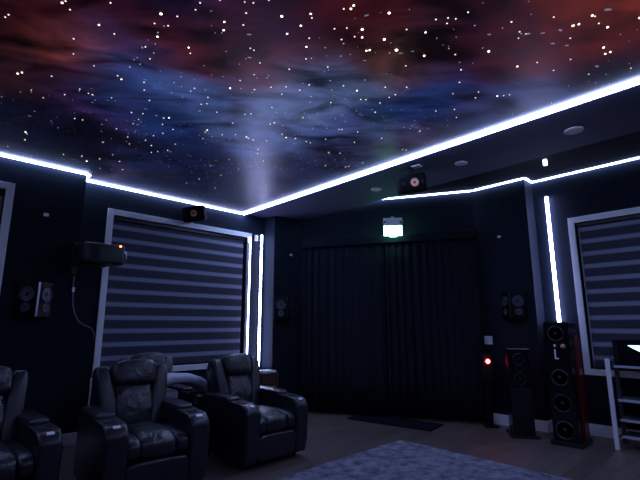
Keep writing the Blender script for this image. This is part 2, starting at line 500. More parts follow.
strip('light_strip', (xi(BK + .05), BK + .05), (xi(YR - .04), YR - .04), (-1, 0.042), H, 0.08, 'long bright light strip where the galaxy ceiling meets the navy soffit')
strip('light_strip', (BK + .05, BK + g), (xi(BK) - .05, BK + g), (0, 1), H, 0.045, 'light strip on the wall behind the viewer')
strip('light_strip', (BK + g, BK + .05), (BK + g, YP - .05), (1, 0), H, 0.045, 'light strip on the far left wall')
dn = Vector((-(C1[1] - C2[1]), (C1[0] - C2[0]))).normalized()
dv = Vector((C2[0] - C1[0], C2[1] - C1[1])).normalized()
strip('light_strip', (C1[0] + dv.x * .1 + dn.x * g, C1[1] + dv.y * .1 + dn.y * g), (C2[0] + dn.x * g, C2[1] + dn.y * g), (dn.x, dn.y), H2, 0.03, 'thin white light strip above the black curtain')
strip('light_strip', (xp(2.99) - g, 2.99), (xp(YS) - g, YS + 0.0), (-1, 0), H2, 0.03, 'thin white light strip above the shorter tower speaker')
strip('light_strip', (xp(YS) - .02, YS - g), (xr(YS) - .04, YS - g), (0, -1), H2, 0.03, 'tiny light strip crossing the step of the right wall')
strip('light_strip', (xr(YS - .01) - g, YS - .01), (xr(BK + .05) - g, BK + .05), (-1, 0), H2, 0.03, 'white light strip above the right window')

# upright tubes
def light_tube(x, y, z0, z1, r, label, nrm):
    t = thing('light_tube', label, 'light tube', (x, y, z0), 0, 'upright light tubes')
    bm = bmesh.new(); cyl(bm, (0, 0, 0.015), (0, 0, z1 - z0 - 0.015), r, seg=16)
    finish('diffuser', bm, 'tube', t, True, 0.6)
    for z in (0, z1 - z0 - 0.015):
        bm = bmesh.new(); cyl(bm, (0, 0, z), (0, 0, z + 0.015), r * 1.15, seg=16); finish('end_cap', bm, 'white', t, True, 0.6)
    bm = bmesh.new(); box(bm, -0.012 + nrm[0] * r, 0.012 + nrm[0] * r, -0.012 + nrm[1] * r, 0.012 + nrm[1] * r, 0.1, z1 - z0 - .1)
    finish('backing_channel', bm, 'plastic', t)
light_tube(XS1 - 0.105, YR - 0.045, 0.70, 2.93, 0.017, 'bright vertical light tube in the wall corner right of the striped blind', (0, 1))
light_tube(wx1 - 0.045, YR - 0.05, 0.80, 2.86, 0.011, 'slim vertical light tube on the right window trim beside the striped blind', (0, 1))
light_tube(xr(1.995) - 0.04, 1.995, 1.42, 3.245, 0.022, 'bright vertical light tube on the wall above the tall tower speaker', (1, 0))

# ------------------------------------------------------------------ windows, blinds
def window(idx, org, ax, inward, w, z0, z1, label, blabel):
    # org = (x,y) lower left outer corner of the trim, ax = plan direction along the wall, inward = into the room
    ang = math.atan2(ax[1], ax[0])
    t = bpy.data.objects.new('window_%d' % idx, None); COL.objects.link(t)
    t.location = (org[0], org[1], z0); t.rotation_euler = (0, 0, ang); t['kind'] = 'structure'; t['label'] = label; t['category'] = 'window'
    s = 1 if (Vector((-math.sin(ang), math.cos(ang))).dot(Vector(inward)) > 0) else -1
    h = z1 - z0
    def b(bm, x0, x1, d0, d1, za, zb, bev=0.0):
        y0, y1 = sorted((s * d0, s * d1)); box(bm, x0, x1, y0, y1, za, zb, bev)
    bm = bmesh.new()
    b(bm, 0, TR, 0.001, 0.03, 0, h, .004); b(bm, w - TR, w, 0.001, 0.03, 0, h, .004)
    b(bm, TR, w - TR, 0.001, 0.03, h - TR, h, .004); b(bm, TR, w - TR, 0.001, 0.03, 0, TR, .004)
    finish('window_frame', bm, 'trim', t)
    bm = bmesh.new()
    b(bm, TR, TR + .04, -0.16, -0.11, TR, h - TR); b(bm, w - TR - .04, w - TR, -0.16, -0.11, TR, h - TR)
    b(bm, TR, w - TR, -0.16, -0.11, h - TR - .04, h - TR); b(bm, TR, w - TR, -0.16, -0.11, TR, TR + .04); b(bm, w / 2 - .02, w / 2 + .02, -0.16, -0.11, TR, h - TR)
    finish('sash', bm, 'trim', t)
    bm = bmesh.new(); b(bm, TR, w - TR, -0.14, -0.13, TR, h - TR); finish('pane', bm, 'winglass', t)
    bl = thing('zebra_blind', blabel, 'blind', (org[0], org[1], z0), ang, 'striped roller blinds')
    bm = bmesh.new(); b(bm, TR + .015 + .03 * (idx == 3), w - TR - .06, -0.022, -0.017, TR + .03, h - TR - .07); finish('blind_fabric', bm, 'blind', bl)
    bm = bmesh.new(); b(bm, TR + .01, w - TR - .01, -0.09, -0.02, h - TR - .06, h - TR - .002, .01); finish('head_rail', bm, 'plastic', bl)
    bm = bmesh.new(); b(bm, TR + .015 + .03 * (idx == 3), w - TR - .06, -0.03, -0.01, TR + .005, TR + .03, .004); finish('bottom_rail', bm, 'plastic', bl)
    return t
window(1, (wx0, YR), (1, 0), (0, -1), wx1 - wx0, WZ0, WZ1, 'white framed window behind the recliners', 'striped day and night roller blind behind the recliners')
window(2, (w2x0, YP), (1, 0), (0, -1), w2x1 - w2x0, WZ0, WZ1 + .02, 'white framed window cut by the left edge', 'striped roller blind cut by the left edge of the view')
window(3, (xr(wr1), wr1), (-RD.x, -RD.y), (-1, 0), (wr1 - wr0) / RD.y, WZ0, WZ1 - .05, 'white framed window at the right edge', 'striped roller blind on the right wall behind the media rack')

# ------------------------------------------------------------------ stars in the ceiling
STARS = "2.26,1.52,2.8 1.93,1.34,2.0 1.93,1.55,2.0 0.96,2.32,2.0 2.11,1.51,2.0 1.49,1.82,1.8 2.84,0.59,1.8 1.74,1.48,1.5 1.63,1.80,1.5 2.72,1.08,1.7 1.73,1.45,1.4 2.45,1.42,1.6 0.51,2.64,1.5 1.04,2.54,1.5 3.01,0.44,1.6 1.99,1.60,1.4 2.82,0.48,1.5 1.60,1.68,1.3 2.13,1.65,1.4 2.12,1.67,1.4 3.23,0.51,1.6 1.27,2.11,1.3 3.05,0.28,1.5 1.62,1.92,1.3 1.31,2.18,1.3 2.24,1.28,1.3 2.85,0.56,1.4 3.04,1.01,1.5 2.47,2.05,1.5 1.80,1.93,1.3 1.73,2.74,1.5 0.73,2.69,1.3 1.24,2.50,1.3 0.49,3.69,1.6 2.53,0.85,1.2 3.32,0.52,1.4 1.89,2.21,1.2 1.35,1.77,1.0 1.30,1.85,1.0 1.71,1.51,1.0 1.15,1.97,1.0 0.51,3.65,1.4 3.32,0.49,1.3 1.07,3.22,1.3 1.08,2.07,1.0 1.63,1.70,1.0 1.32,1.95,1.0 2.79,1.32,1.2 2.14,2.26,1.2 2.36,3.40,1.5 1.95,2.50,1.2 2.14,2.37,1.2 1.85,1.61,1.0 1.80,1.67,1.0 1.37,2.05,1.0 2.18,1.17,1.0 2.26,1.00,1.0 2.22,1.11,1.0 1.88,2.62,1.2 1.04,2.27,1.0 3.35,1.29,1.3 2.26,1.08,1.0 2.13,1.35,1.0 2.26,1.14,1.0 1.75,1.85,1.0 0.71,2.44,1.0 1.95,1.63,1.0 1.91,1.71,1.0 1.45,5.24,1.8 1.04,2.39,1.0 0.97,2.43,1.0 0.52,2.61,1.0 1.54,2.21,1.0 1.57,2.21,1.0 0.56,2.67,1.0 2.67,0.65,1.0 1.62,3.56,1.3 1.89,2.03,1.0 2.66,0.85,1.0 2.86,2.17,1.2 0.83,2.71,1.0 2.71,0.83,1.0 1.28,2.55,1.0 2.72,0.88,1.0 1.69,2.30,1.0 2.84,0.47,1.0 2.07,1.99,1.0 2.59,1.26,1.0 1.03,2.70,1.0 2.00,3.54,1.3 2.46,1.58,1.0 2.65,3.13,1.3 0.77,4.83,1.5 2.93,0.47,1.0 2.36,2.96,1.2 0.31,2.98,1.0 0.66,2.95,1.0 1.11,2.81,1.0 2.96,0.64,1.0 0.30,3.02,1.0 1.72,2.59,1.0 1.59,3.60,1.2 0.81,5.05,1.5 2.34,2.08,1.0 2.03,2.41,1.0 1.26,1.88,0.8 2.59,1.86,1.0 3.09,0.89,1.0 2.71,1.74,1.0 3.47,2.10,1.2 2.25,3.43,1.2 2.94,1.41,1.0 2.73,3.08,1.2 1.20,5.20,1.5 3.22,0.71,1.0 1.09,2.14,0.8 1.53,2.94,1.0 2.39,3.41,1.2 2.74,1.87,1.0 2.45,3.41,1.2 2.74,1.93,1.0 1.03,3.19,1.0 2.60,2.12,1.0 1.21,3.14,1.0 1.78,4.28,1.3 2.63,2.09,1.0 3.28,0.84,1.0 2.46,2.33,1.0 2.76,2.04,1.0 1.68,2.99,1.0 3.18,1.37,1.0 1.26,3.25,1.0 2.16,2.75,1.0 1.73,3.09,1.0 1.36,5.11,1.4 3.25,1.43,1.0 1.70,3.13,1.0 3.52,0.67,1.0 3.40,1.21,1.0 3.38,1.25,1.0 0.68,3.55,1.0 2.10,2.97,1.0 1.36,3.38,1.0 2.48,2.70,1.0 2.07,3.02,1.0 1.87,3.16,1.0 3.65,0.43,1.0 3.22,1.78,1.0 3.31,1.65,1.0 0.89,3.60,1.0 0.99,3.62,1.0 1.96,4.28,1.2 2.35,3.01,1.0 1.39,4.55,1.2 2.09,3.24,1.0 3.46,1.71,1.0 0.83,3.78,1.0 1.72,4.98,1.3 2.89,2.63,1.0 2.91,2.61,1.0 1.42,3.65,1.0 1.34,3.70,1.0 3.06,2.54,1.0 1.75,2.45,0.8 2.57,3.10,1.0 1.64,3.73,1.0 2.01,3.59,1.0 2.96,2.88,1.0 2.16,3.53,1.0 3.34,2.46,1.0 1.76,3.76,1.0 2.86,3.06,1.0 2.56,3.33,1.0 2.91,3.05,1.0 3.22,2.72,1.0 0.71,3.13,0.8 1.73,3.91,1.0 1.53,5.06,1.2 1.02,4.18,1.0 1.08,4.16,1.0 2.08,2.52,0.8 1.37,4.13,1.0 1.69,4.03,1.0 1.53,3.00,0.8 2.63,3.57,1.0 3.73,2.48,1.0 3.23,3.10,1.0 3.06,1.53,0.8 3.33,3.02,1.0 3.77,2.46,1.0 1.52,4.24,1.0 1.94,4.07,1.0 1.85,5.23,1.2 1.68,4.19,1.0 2.68,4.88,1.2 2.70,3.67,1.0 1.60,4.40,1.0 2.88,3.80,1.0 1.90,4.39,1.0 3.73,3.03,1.0 1.86,4.46,1.0 3.49,3.40,1.0 0.96,3.62,0.8 3.70,3.22,1.0 3.69,3.26,1.0 0.86,3.18,0.7 2.83,4.22,1.0 0.62,3.89,0.8 0.72,3.96,0.8 1.44,3.79,0.8 2.80,4.56,1.0 1.44,3.91,0.8 0.72,5.37,1.0 2.07,3.74,0.8 0.79,4.87,0.9 1.12,3.56,0.7 2.65,5.15,1.0 1.05,3.01,0.6 3.03,5.07,1.0 2.58,4.04,0.8 2.53,4.36,0.8 1.59,4.83,0.8 1.64,5.37,0.8"
def star_mesh(r):
    bm = bmesh.new()
    bmesh.ops.create_uvsphere(bm, u_segments=8, v_segments=5, radius=r)
    bmesh.ops.scale(bm, vec=(1, 1, 0.5), verts=bm.verts)
    return bm
proto_star = {}
cnt = 0
rest = bmesh.new()
for s in STARS.split():
    x, y, z = [float(v) for v in s.split(',')]
    big = z >= 1.25
    r = 0.0052 * z ** 0.75
    if cnt < 95:
        key = (z,)
        if key not in proto_star:
            o = finish('star_light', star_mesh(r), 'star_big' if big else 'star', galaxy)
            proto_star[key] = o
        else:
            o = proto_star[key].copy(); COL.objects.link(o); o.parent = galaxy
        o.location = (x, y, H - 0.002)
    else:
        b2 = star_mesh(r); me = bpy.data.meshes.new('tmp'); b2.to_mesh(me); b2.free()
        me.transform(Matrix.Translation((x, y, H - 0.002))); rest.from_mesh(me); bpy.data.meshes.remove(me)
    cnt += 1
o = finish('star_lights', rest, 'star', galaxy); o['kind'] = 'stuff'
faint = bmesh.new()
for k in range(2200):
    x = random.uniform(BK + .2, 3.8); y = random.uniform(BK + .2, 5.6)
    if noise.noise(Vector((x * 1.1, y * 1.1, 3))) < -0.12: continue
    r = random.uniform(0.002, 0.0048)
    bmesh.ops.create_circle(faint, cap_ends=True, segments=6, radius=r, matrix=Matrix.Translation((x, y, H - 0.0015)) @ Matrix.Rotation(PI, 4, 'X'))
o = finish('faint_stars', faint, 'star_faint', galaxy); o['kind'] = 'stuff'
sm = bmesh.new()
for (x, y, r) in [(2.83, .40, .03), (2.83, .66, .022), (2.78, .75, .018), (2.72, .82, .02), (2.94, .74, .02), (3.03, .68, .02), (3.45, .60, .025), (2.35, 1.45, .016), (2.31, 1.52, .02), (2.2, 1.75, .018),
                  (1.45, 2.10, .02), (1.6, 2.3, .018), (1.40, 3.55, .02), (1.52, 3.6, .02), (1.48, 3.9, .02), (2.0, 4.3, .02), (1.75, 3.25, .02), (1.2, 3.1, .016), (1.85, 1.45, .02), (2.55, 1.0, .018)]:
    n = 10
    bmesh.ops.create_circle(sm, cap_ends=True, segments=n, radius=r * .8, matrix=Matrix.Translation((x, y, H - 0.001)) @ Matrix.Rotation(-PI / 4 + random.uniform(-.5, .5), 4, 'Z') @ Matrix.Diagonal((1, .45, 1, 1)) @ Matrix.Rotation(PI, 4, 'X'))
o = finish('far_galaxies', sm, 'galaxy_smudge', galaxy); o['kind'] = 'stuff'

# ------------------------------------------------------------------ curtain in front of the diagonal wall
cv = bmesh.new()
A = Vector((5.06, 5.46)); B = Vector((6.33, 2.95))
n2 = Vector((-(A.y - B.y), A.x - B.x)).normalized()    # into the room
NC = 340
def curt(t):
    bow = 0.02 * math.sin(PI * t)
    fold = (0.018 + 0.014 * math.sin(11 * t + 1)) * math.sin(2 * PI * 21 * t + 2.2 * math.sin(9 * t) + 1.1 * math.sin(23 * t)) + 0.006 * math.sin(2 * PI * 47 * t)
    return A + (B - A) * t, bow, fold
zs = [0.035, 0.6, 1.2, 1.8, 2.4, 2.75]
def curtain_panel(t0, t1, name, parent):
    bm = bmesh.new(); g = []
    n = int(NC * (t1 - t0))
    for i in range(n + 1):
        t = t0 + (t1 - t0) * i / n
        p, bow, fold = curt(t)
        col = []
        for j, z in enumerate(zs):
            k = 1.0 - 0.35 * j / len(zs)
            q = p + n2 * (bow + fold * k)
            col.append(bm.verts.new((q.x, q.y, z)))
        g.append(col)
    for i in range(n):
        for j in range(len(zs) - 1):
            bm.faces.new((g[i][j], g[i + 1][j], g[i + 1][j + 1], g[i][j + 1]))
    o = finish(name, bm, 'curtain', parent, True)
    sol = o.modifiers.new('thick', 'SOLIDIFY'); sol.thickness = 0.004
    return o
ct = thing('curtain', 'black floor-length velvet curtain hung across the diagonal corner under the exit sign', 'curtain', (0, 0, 0))
curtain_panel(0.0, 0.495, 'curtain_panel', ct)
curtain_panel(0.505, 1.0, 'curtain_panel', ct)
bm = bmesh.new()
ang = math.atan2(B.y - A.y, B.x - A.x)
L_ = (B - A).length; mid = (A + B) / 2 + n2 * 0.01
box(bm, mid.x - L_ / 2 - .03, mid.x + L_ / 2 + .03, mid.y - .075, mid.y + .075, 2.69, 2.83, .02, 3, None)
bmesh.ops.rotate(bm, cent=(mid.x, mid.y, 0), matrix=Matrix.Rotation(ang, 3, 'Z'), verts=bm.verts)
finish('pelmet', bm, 'curtain', ct)

# mat at the foot of the curtain
bm = bmesh.new()
prism(bm, [(5.20, 4.62), (5.40, 3.32), (5.84, 3.38), (5.64, 4.68)], 0.0, 0.022)
tag(finish('door_mat', bm, 'mat'), 'black rubber mat on the floor in front of the curtain', 'mat')

# rug
bm = bmesh.new()
NX, NY = 60, 64
g = [[None] * (NY + 1) for _ in range(NX + 1)]
for i in range(NX + 1):
    for j in range(NY + 1):
        x = 1.0 + 3.75 * i / NX; y = -0.2 + 3.55 * j / NY
        e = min(i, NX - i, j, NY - j)
        if e == 0:
            x += random.uniform(-.012, .012); y += random.uniform(-.012, .012)
        z = 0.004 if e == 0 else 0.022 + 0.006 * noise.noise(Vector((x * 9, y * 9, 0)))
        g[i][j] = bm.verts.new((x + 0.03 * (y - 3.3) * 1.0, y, z))
for i in range(NX):
    for j in range(NY):
        bm.faces.new((g[i][j], g[i + 1][j], g[i + 1][j + 1], g[i][j + 1]))
rg = finish('shaggy_rug', bm, 'rug', None, True)
tag(rg, 'mottled grey blue shaggy rug on the dark wood floor before the recliners', 'rug')

# ------------------------------------------------------------------ recliners
def arm_profile():
    # side view (y, z): front is -y
    pts = []
    def arc(cy, cz, r, a0, a1, n=7):
        for i in range(n + 1):
            a = math.radians(a0 + (a1 - a0) * i / n); pts.append((cy + r * math.cos(a), cz + r * math.sin(a)))
    arc(-0.37, 0.51, 0.10, 180, 90)          # rounded front top
    pts.append((-0.15, 0.62)); pts.append((0.15, 0.645)); pts.append((0.36, 0.66)); pts.append((0.42, 0.60))
    pts.append((0.42, 0.06)); pts.append((-0.43, 0.06)); pts.append((-0.465, 0.20))
    return pts

def arm_bm(x0, x1):
    bm = bmesh.new(); P = arm_profile()
    lo = [bm.verts.new((x0, y, z)) for y, z in P]; hi = [bm.verts.new((x1, y, z)) for y, z in P]
    f0 = bm.faces.new(lo); f1 = bm.faces.new(hi[::-1]); n = len(P)
    for i in range(n): bm.faces.new((lo[i], hi[i], hi[(i + 1) % n], lo[(i + 1) % n]))
    es = list({e for f in (f0, f1) for e in f.edges})
    bmesh.ops.bevel(bm, geom=es, offset=0.035, segments=4, affect='EDGES', profile=0.6)
    return bm

def make_recliner(label, loc, rz, group):
    t = thing('recliner', label, 'recliner', loc, rz, group)
    hw = 0.41; aw = 0.165
    bm = bmesh.new(); box(bm, -hw + aw - .01, hw - aw + .01, -0.34, 0.40, 0.05, 0.30, .02); finish('base', bm, 'matte', t)
    # footrest panel
    bm = bmesh.new(); pillow(bm, (0, -0.40, 0.185), (0.252, 0.055, 0.125), .35, .25, rot=Matrix.Rotation(0.08, 3, 'X'), wob=.02, seed=3)
    finish('footrest', bm, 'leather_smooth', t, True)
    # seat: centre pad and two side bolsters
    def domed(p):
        if p.z > 0: p.z += 0.035 * (1 - (p.x / .26) ** 2) * (1 - (p.y / .35) ** 2)
        return p
    bm = bmesh.new(); pillow(bm, (0, -0.10, 0.385), (0.16, 0.35, 0.10), .5, .3, wob=.03, seed=1, fn=domed)
    pad = finish('seat_cushion', bm, 'leather', t, True)
    for s in (-1, 1):
        bm = bmesh.new(); pillow(bm, (s * .195, -0.10, 0.39), (0.068, 0.352, 0.10), .6, .4, wob=.02, seed=2 + s)
        finish('seat_bolster', bm, 'leather_smooth', t, True)
    # backrest
    tilt = Matrix.Rotation(-0.24, 3, 'X')
    def at(x, y, z): return Vector((0, 0.26, 0.40)) + tilt @ Vector((x, y, z))
    bm = bmesh.new(); pillow(bm, at(0, 0.10, 0.29), (0.30, 0.06, 0.34), .3, .3, rot=tilt); finish('back_shell', bm, 'leather_smooth', t, True)
    def waist(p):
        p.y -= 0.03 * math.cos(p.z / .30 * PI / 2 * 1.6) * (1 if p.y < 0 else 0)
        return p
    bm = bmesh.new(); pillow(bm, at(0, 0.0, 0.22), (0.165, 0.085, 0.30), .4, .45, rot=tilt, wob=.03, seed=5, fn=waist)
    finish('backrest', bm, 'leather', t, True)
    for s in (-1, 1):
        def wingfn(p, s=s):
            p.x += s * 0.035 * (p.z / .3)
            return p
        bm = bmesh.new(); pillow(bm, at(s * .222, 0.005, 0.27), (0.078, 0.10, 0.35), .5, .55, rot=tilt, wob=.03, seed=7 + s, fn=wingfn)
        finish('back_bolster', bm, 'leather_smooth', t, True)
        bm = bmesh.new()
        tube(bm, [at(s * .142, -0.085, z) + Vector((0, 0, 0)) for z in (0.0, .1, .2, .3, .38)], 0.006)
        finish('seam_piping', bm, 'leather_smooth', t, True)
    # headrest pillow
    bm = bmesh.new()
    def roll(p):
        p.y -= 0.02 * (1 - (p.x / .22) ** 2); p.z -= 0.012 * (p.x / .2) ** 2
        return p
    bm2 = bm; pillow(bm2, at(0, -0.045, 0.535), (0.195, 0.095, 0.12), .45, .4, rot=tilt, wob=.03, seed=11, fn=roll)
    finish('headrest', bm, 'leather', t, True)
    # arms
    for s in (-1, 1):
        x0, x1 = sorted((s * hw, s * (hw - aw)))
        a = finish('armrest', arm_bm(x0, x1), 'leather_smooth', t, True, 0.9)
        # padded top
        bm = bmesh.new(); pillow(bm, ((x0 + x1) / 2, 0.12, 0.626), (0.078, 0.26, 0.035), .5, .3, wob=.02, seed=s)
        finish('arm_pad', bm, 'leather', a, True)
        # cup holder ring and bowl at the front
        bm = bmesh.new(); ring(bm, ((x0 + x1) / 2, -0.27, 0.615), (0, 0, 1), 0.045, 0.006); finish('cup_holder', bm, 'plastic', a, True)
        bm = bmesh.new(); box(bm, (x0 + x1) / 2 - .026, (x0 + x1) / 2 + .026, -0.437, -0.405, 0.592, 0.602, .002, rot=Matrix.Rotation(0.45, 3, 'X'))
        finish('glint_plate', bm, 'white', a)  # small white plate added to show the bright glint on the arm front
    for sx in (-1, 1):
        for y in (-.32, .34):
            bm = bmesh.new(); cyl(bm, (sx * .33, y, 0), (sx * .33, y, 0.065), .022, .028, 12); finish('foot', bm, 'plastic', t, True, .6)
    return t
GR = 'black leather recliners facing the screen'
rc = make_recliner('black leather recliner in the front row, nearest the dark curtain', (3.075, 4.13, 0), 0.0, GR)
wide = dup(rc, (1.83, 4.12, 0), -0.07, 'black leather recliner in the front row directly before the left end of the striped blind', GR)
wide.scale = (1.07, 1, 1)
dup(rc, (0.69, 4.28, 0), 0.02, 'black leather recliner cut by the left edge of the view', GR)
dup(rc, (2.42, 5.12, 0), -0.05, 'black leather recliner in the back row against the striped blind, mostly hidden', GR)

# grey fleece throw over the arm of the back-row recliner
bm = bmesh.new()
path = spline([(2.05, 4.82, .71), (2.25, 4.82, .77), (2.48, 4.81, .80), (2.70, 4.80, .76), (2.87, 4.79, .65), (2.97, 4.78, .50)], 8)
n = len(path); rows = []
for i, p in enumerate(path):
    d = (path[min(i + 1, n - 1)] - path[max(i - 1, 0)]).normalized()
    nn = Vector((-d.z, 0, d.x));
    if nn.z < 0: nn = -nn
    row = []
    for k in range(24):
        a = 2 * PI * k / 24
        wy = 0.15 * sgn(math.cos(a), .7); th = 0.055 * sgn(math.sin(a), .7)
        q = p + Vector((0, wy, 0)) + nn * th
        q += nn * 0.012 * noise.noise(q * 9)
        row.append(bm.verts.new(q))
    rows.append(row)
for i in range(n - 1):
    for k in range(24):
        bm.faces.new((rows[i][k], rows[i][(k + 1) % 24], rows[i + 1][(k + 1) % 24], rows[i + 1][k]))
bm.faces.new(rows[0]); bm.faces.new(rows[-1][::-1])
tag(finish('fleece_blanket', bm, 'fleece', None, True), 'grey fleece blanket draped in an arch over the back-row recliner arm', 'blanket')

bm = bmesh.new(); pillow(bm, (2.40, 4.90, .61), (.14, .12, .07), .6, .5, wob=.05, seed=4)
tag(finish('cushion', bm, 'fleece', None, True), 'small grey cushion on the back-row recliner seat, under the blanket arch', 'cushion')

# side table with two boxes in the corner below the light tube
t = thing('side_table', 'small brown wooden table in the corner below the vertical light tube', 'table', (4.31, 5.50, 0))
bm = bmesh.new(); box(bm, -.15, .15, -.15, .15, .66, .68, .004); finish('tabletop', bm, 'wood', t)
bm = bmesh.new(); box(bm, -.13, .13, -.13, .13, .34, .36); finish('shelf', bm, 'wood', t)
bm = bmesh.new(); box(bm, -.13, .13, -.12, .13, .52, .66, .003); finish('drawer_box', bm, 'wood', t)
for sx in (-1, 1):
    for sy in (-1, 1):
        bm = bmesh.new(); box(bm, sx * .13 - .015, sx * .13 + .015, sy * .13 - .015, sy * .13 + .015, 0, .66); finish('leg', bm, 'wood', t)
bm = bmesh.new(); box(bm, 4.20, 4.43, 5.38, 5.60, .681, .712, .004)
tag(finish('flat_box', bm, 'white'), 'thin pale box lying on the corner table under the light tube', 'box')
bm = bmesh.new(); box(bm, 4.20, 4.42, 5.37, 5.60, .361, .49, .004)
tag(finish('storage_box', bm, 'box'), 'tan cardboard box on the lower shelf of the corner table', 'box')

# ------------------------------------------------------------------ speakers
def driver(parent, c, axis, R, m='cone', name='driver'):
    ax = Vector(axis).normalized(); c = Vector(c)
    bm = bmesh.new()
    ring(bm, c, ax, R, R * .10)
    o = finish(name, bm, 'ringmetal' if m == 'cone' else 'plastic', parent, True)
    bm = bmesh.new(); cyl(bm, c - ax * .004, c - ax * R * .25, R * .95, R * .35, 28)
    finish('cone', bm, m, o, True, .8)
    bm = bmesh.new(); bmesh.ops.create_uvsphere(bm, u_segments=14, v_segments=8, radius=R * .30, matrix=Matrix.Translation(c - ax * R * .16))
    finish('dust_cap', bm, 'plastic', o, True)
    return o

def dipole(x, label, y=YP, rz=0.0, edge='plastic'):
    t = thing('surround_speaker', label, 'speaker', (x, y, 1.48), rz, 'wedge-shaped wall surround speakers')
    bm = bmesh.new(); prism(bm, [(-.175, -.002), (-.175, -.03), (-.012, -.15), (.012, -.15), (.175, -.03), (.175, -.002)], 0, .38)
    finish('cabinet', bm, 'gloss', t)
    for s in (-1, 1):
        ax = Vector((s * .12, -.163, 0)).normalized()
        c = Vector((s * .0935, -.09, 0)) + ax * .006
        driver(t, c + Vector((0, 0, .245)), ax, .075); driver(t, c + Vector((0, 0, .10)), ax, .048, name='tweeter')
    bm = bmesh.new(); box(bm, -.010, .010, -.158, -.149, .0, .375, .003); finish('centre_strip', bm, edge, t)
    return t
dipole(1.205, 'black wedge surround speaker with bright centre edge, on the wall left of the projector', edge='chrome')
dipole(4.80, 'dim black wedge surround speaker on the wall between light tube and curtain')
dipole(xp(2.50) - .002, 'dim black wedge surround speaker on the wall above the shorter tower speaker', 2.50, -PI / 2 - .045)

def small_speaker(loc, rz, tiltx, label, updir):
    t = thing('ceiling_speaker', label, 'speaker', loc, rz, 'small black speakers near the ceiling')
    R = Matrix.Rotation(-0.15, 3, 'Y') @ Matrix.Rotation(tiltx, 3, 'X')
    bm = bmesh.new(); box(bm, -.165, .165, -.10, .12, -.12, .11, .045, 4); bmesh.ops.rotate(bm, cent=(0, 0, 0), matrix=R, verts=bm.verts)
    finish('cabinet', bm, 'cloth', t, True, .7)
    driver(t, R @ Vector((.015, -.108, 0)), R @ Vector((0, -1, 0)), .052, 'copper')
    for sx in (-1, 1):
        bm = bmesh.new(); cyl(bm, R @ Vector((sx * .115, -.10, 0)), R @ Vector((sx * .115, -.106, 0)), .02, seg=16); finish('port', bm, 'matte', t, True, .6)
    bm = bmesh.new()
    for d in updir: tube(bm, [(0, .05, .0), d], .012)
    finish('bracket', bm, 'plastic', t)
    return t
small_speaker((3.135, 5.80, 3.03), -0.75, 0.22, 'small black speaker with a copper cone above the striped blind', [(0.06, .17, .05)])
small_speaker((4.33, 2.77, 3.07), -0.80, 0.22, 'small black speaker with a copper cone hanging from the soffit', [(0, .05, .175)])

# projector / box on the left wall
t = thing('projector', 'black projector with red light, mounted on the wall left of the blind', 'projector', (1.56, 5.50, 2.10))
bm = bmesh.new(); box(bm, 0.0, .46, -.13, .15, 0, .24, .035, 4); finish('body', bm, 'plastic', t, True, .7)
bm = bmesh.new(); cyl(bm, (.455, 0, .12), (.50, 0, .12), .075, .065, 28); cy = finish('lens_barrel', bm, 'plastic', t, True, .7)
bm = bmesh.new(); ring(bm, (.50, 0, .12), (1, 0, 0), .062, .007); finish('lens_rim', bm, 'chrome', cy, True)
bm = bmesh.new(); box(bm, .07, .17, -.136, -.128, .04, .20); 
for k in range(6): box(bm, .075, .165, -.140, -.135, .05 + k * .025, .06 + k * .025)
finish('vent_grille', bm, 'matte', t)
bm = bmesh.new(); bmesh.ops.create_uvsphere(bm, u_segments=12, v_segments=8, radius=.013, matrix=Matrix.Translation((.40, -.125, .225)))
M['redled'] = emit('red_indicator', (1.0, 0.045, 0.015), 40)
finish('indicator_light', bm, 'redled', t, True)
bm = bmesh.new(); box(bm, -.02, .30, .0, .21, -.02, -.004); box(bm, -.04, .02, .12, .208, -.12, .26, .005); finish('bracket', bm, 'plastic', t)
M['cord'] = mat('grey_cord', (0.22, 0.22, 0.27), .5)
bm = bmesh.new(); tube(bm, spline([(1.575, 5.70, 1.965), (1.58, 5.695, 1.80), (1.60, 5.69, 1.60), (1.665, 5.70, 1.45), (1.76, 5.76, 1.39), (1.86, 5.85, 1.36), (1.935, 5.94, 1.29), (1.945, 5.966, 1.22)], 6), .006)
cb = finish('power_cord', bm, 'cord', None, True); tag(cb, 'grey cord hanging below the projector across the wall step to the window trim', 'cord')
bm = bmesh.new(); box(bm, 1.567, 1.593, 5.672, 5.694, 1.775, 1.80 + .03, .004); finish('cord_switch', bm, 'white', cb)
bm = bmesh.new(); box(bm, 1.955, 1.975, YR - .02, YR - .001, .30, .745, .003)
tag(finish('cable_cover', bm, 'trim'), 'thin white cable cover running down the wall below the blind', 'cable cover')

# ------------------------------------------------------------------ small things on walls and ceiling
def sensor(x, y, z, nx, ny, label, s=.022):
    t = thing('wall_sensor', label, 'sensor', (x, y, z), math.atan2(ny, nx) + PI / 2, 'small white wall sensors')
    bm = bmesh.new(); box(bm, -s * 1.1, s * 1.1, -.022, -.001, -s * .8, s * .8, .005, 3); finish('housing', bm, 'white', t)
    bm = bmesh.new(); cyl(bm, (0, -.021, 0), (0, -.027, 0), s * .4, seg=16); finish('lens', bm, 'white', t, True, .6)
sensor(1.215, YP, 2.645, 0, -1, 'tiny white sensor on the wall between the left window and the projector')
sensor(4.98, YP, 2.60, 0, -1, 'tiny white sensor on the dark wall right of the light tube')
sensor(xp(2.64), 2.64, 2.70, -1, 0, 'tiny white sensor on the dark wall right of the curtain')
t = thing('wall_switch', 'small white box on the wall between blind and light tube', 'switch', (4.41, YR, 2.86))
bm = bmesh.new(); box(bm, -.028, .028, -.03, -.001, -.05, .05, .005); finish('housing', bm, 'white', t)
bm = bmesh.new(); box(bm, -.012, .012, -.035, -.029, -.02, .02, .002); finish('button', bm, 'white', t)
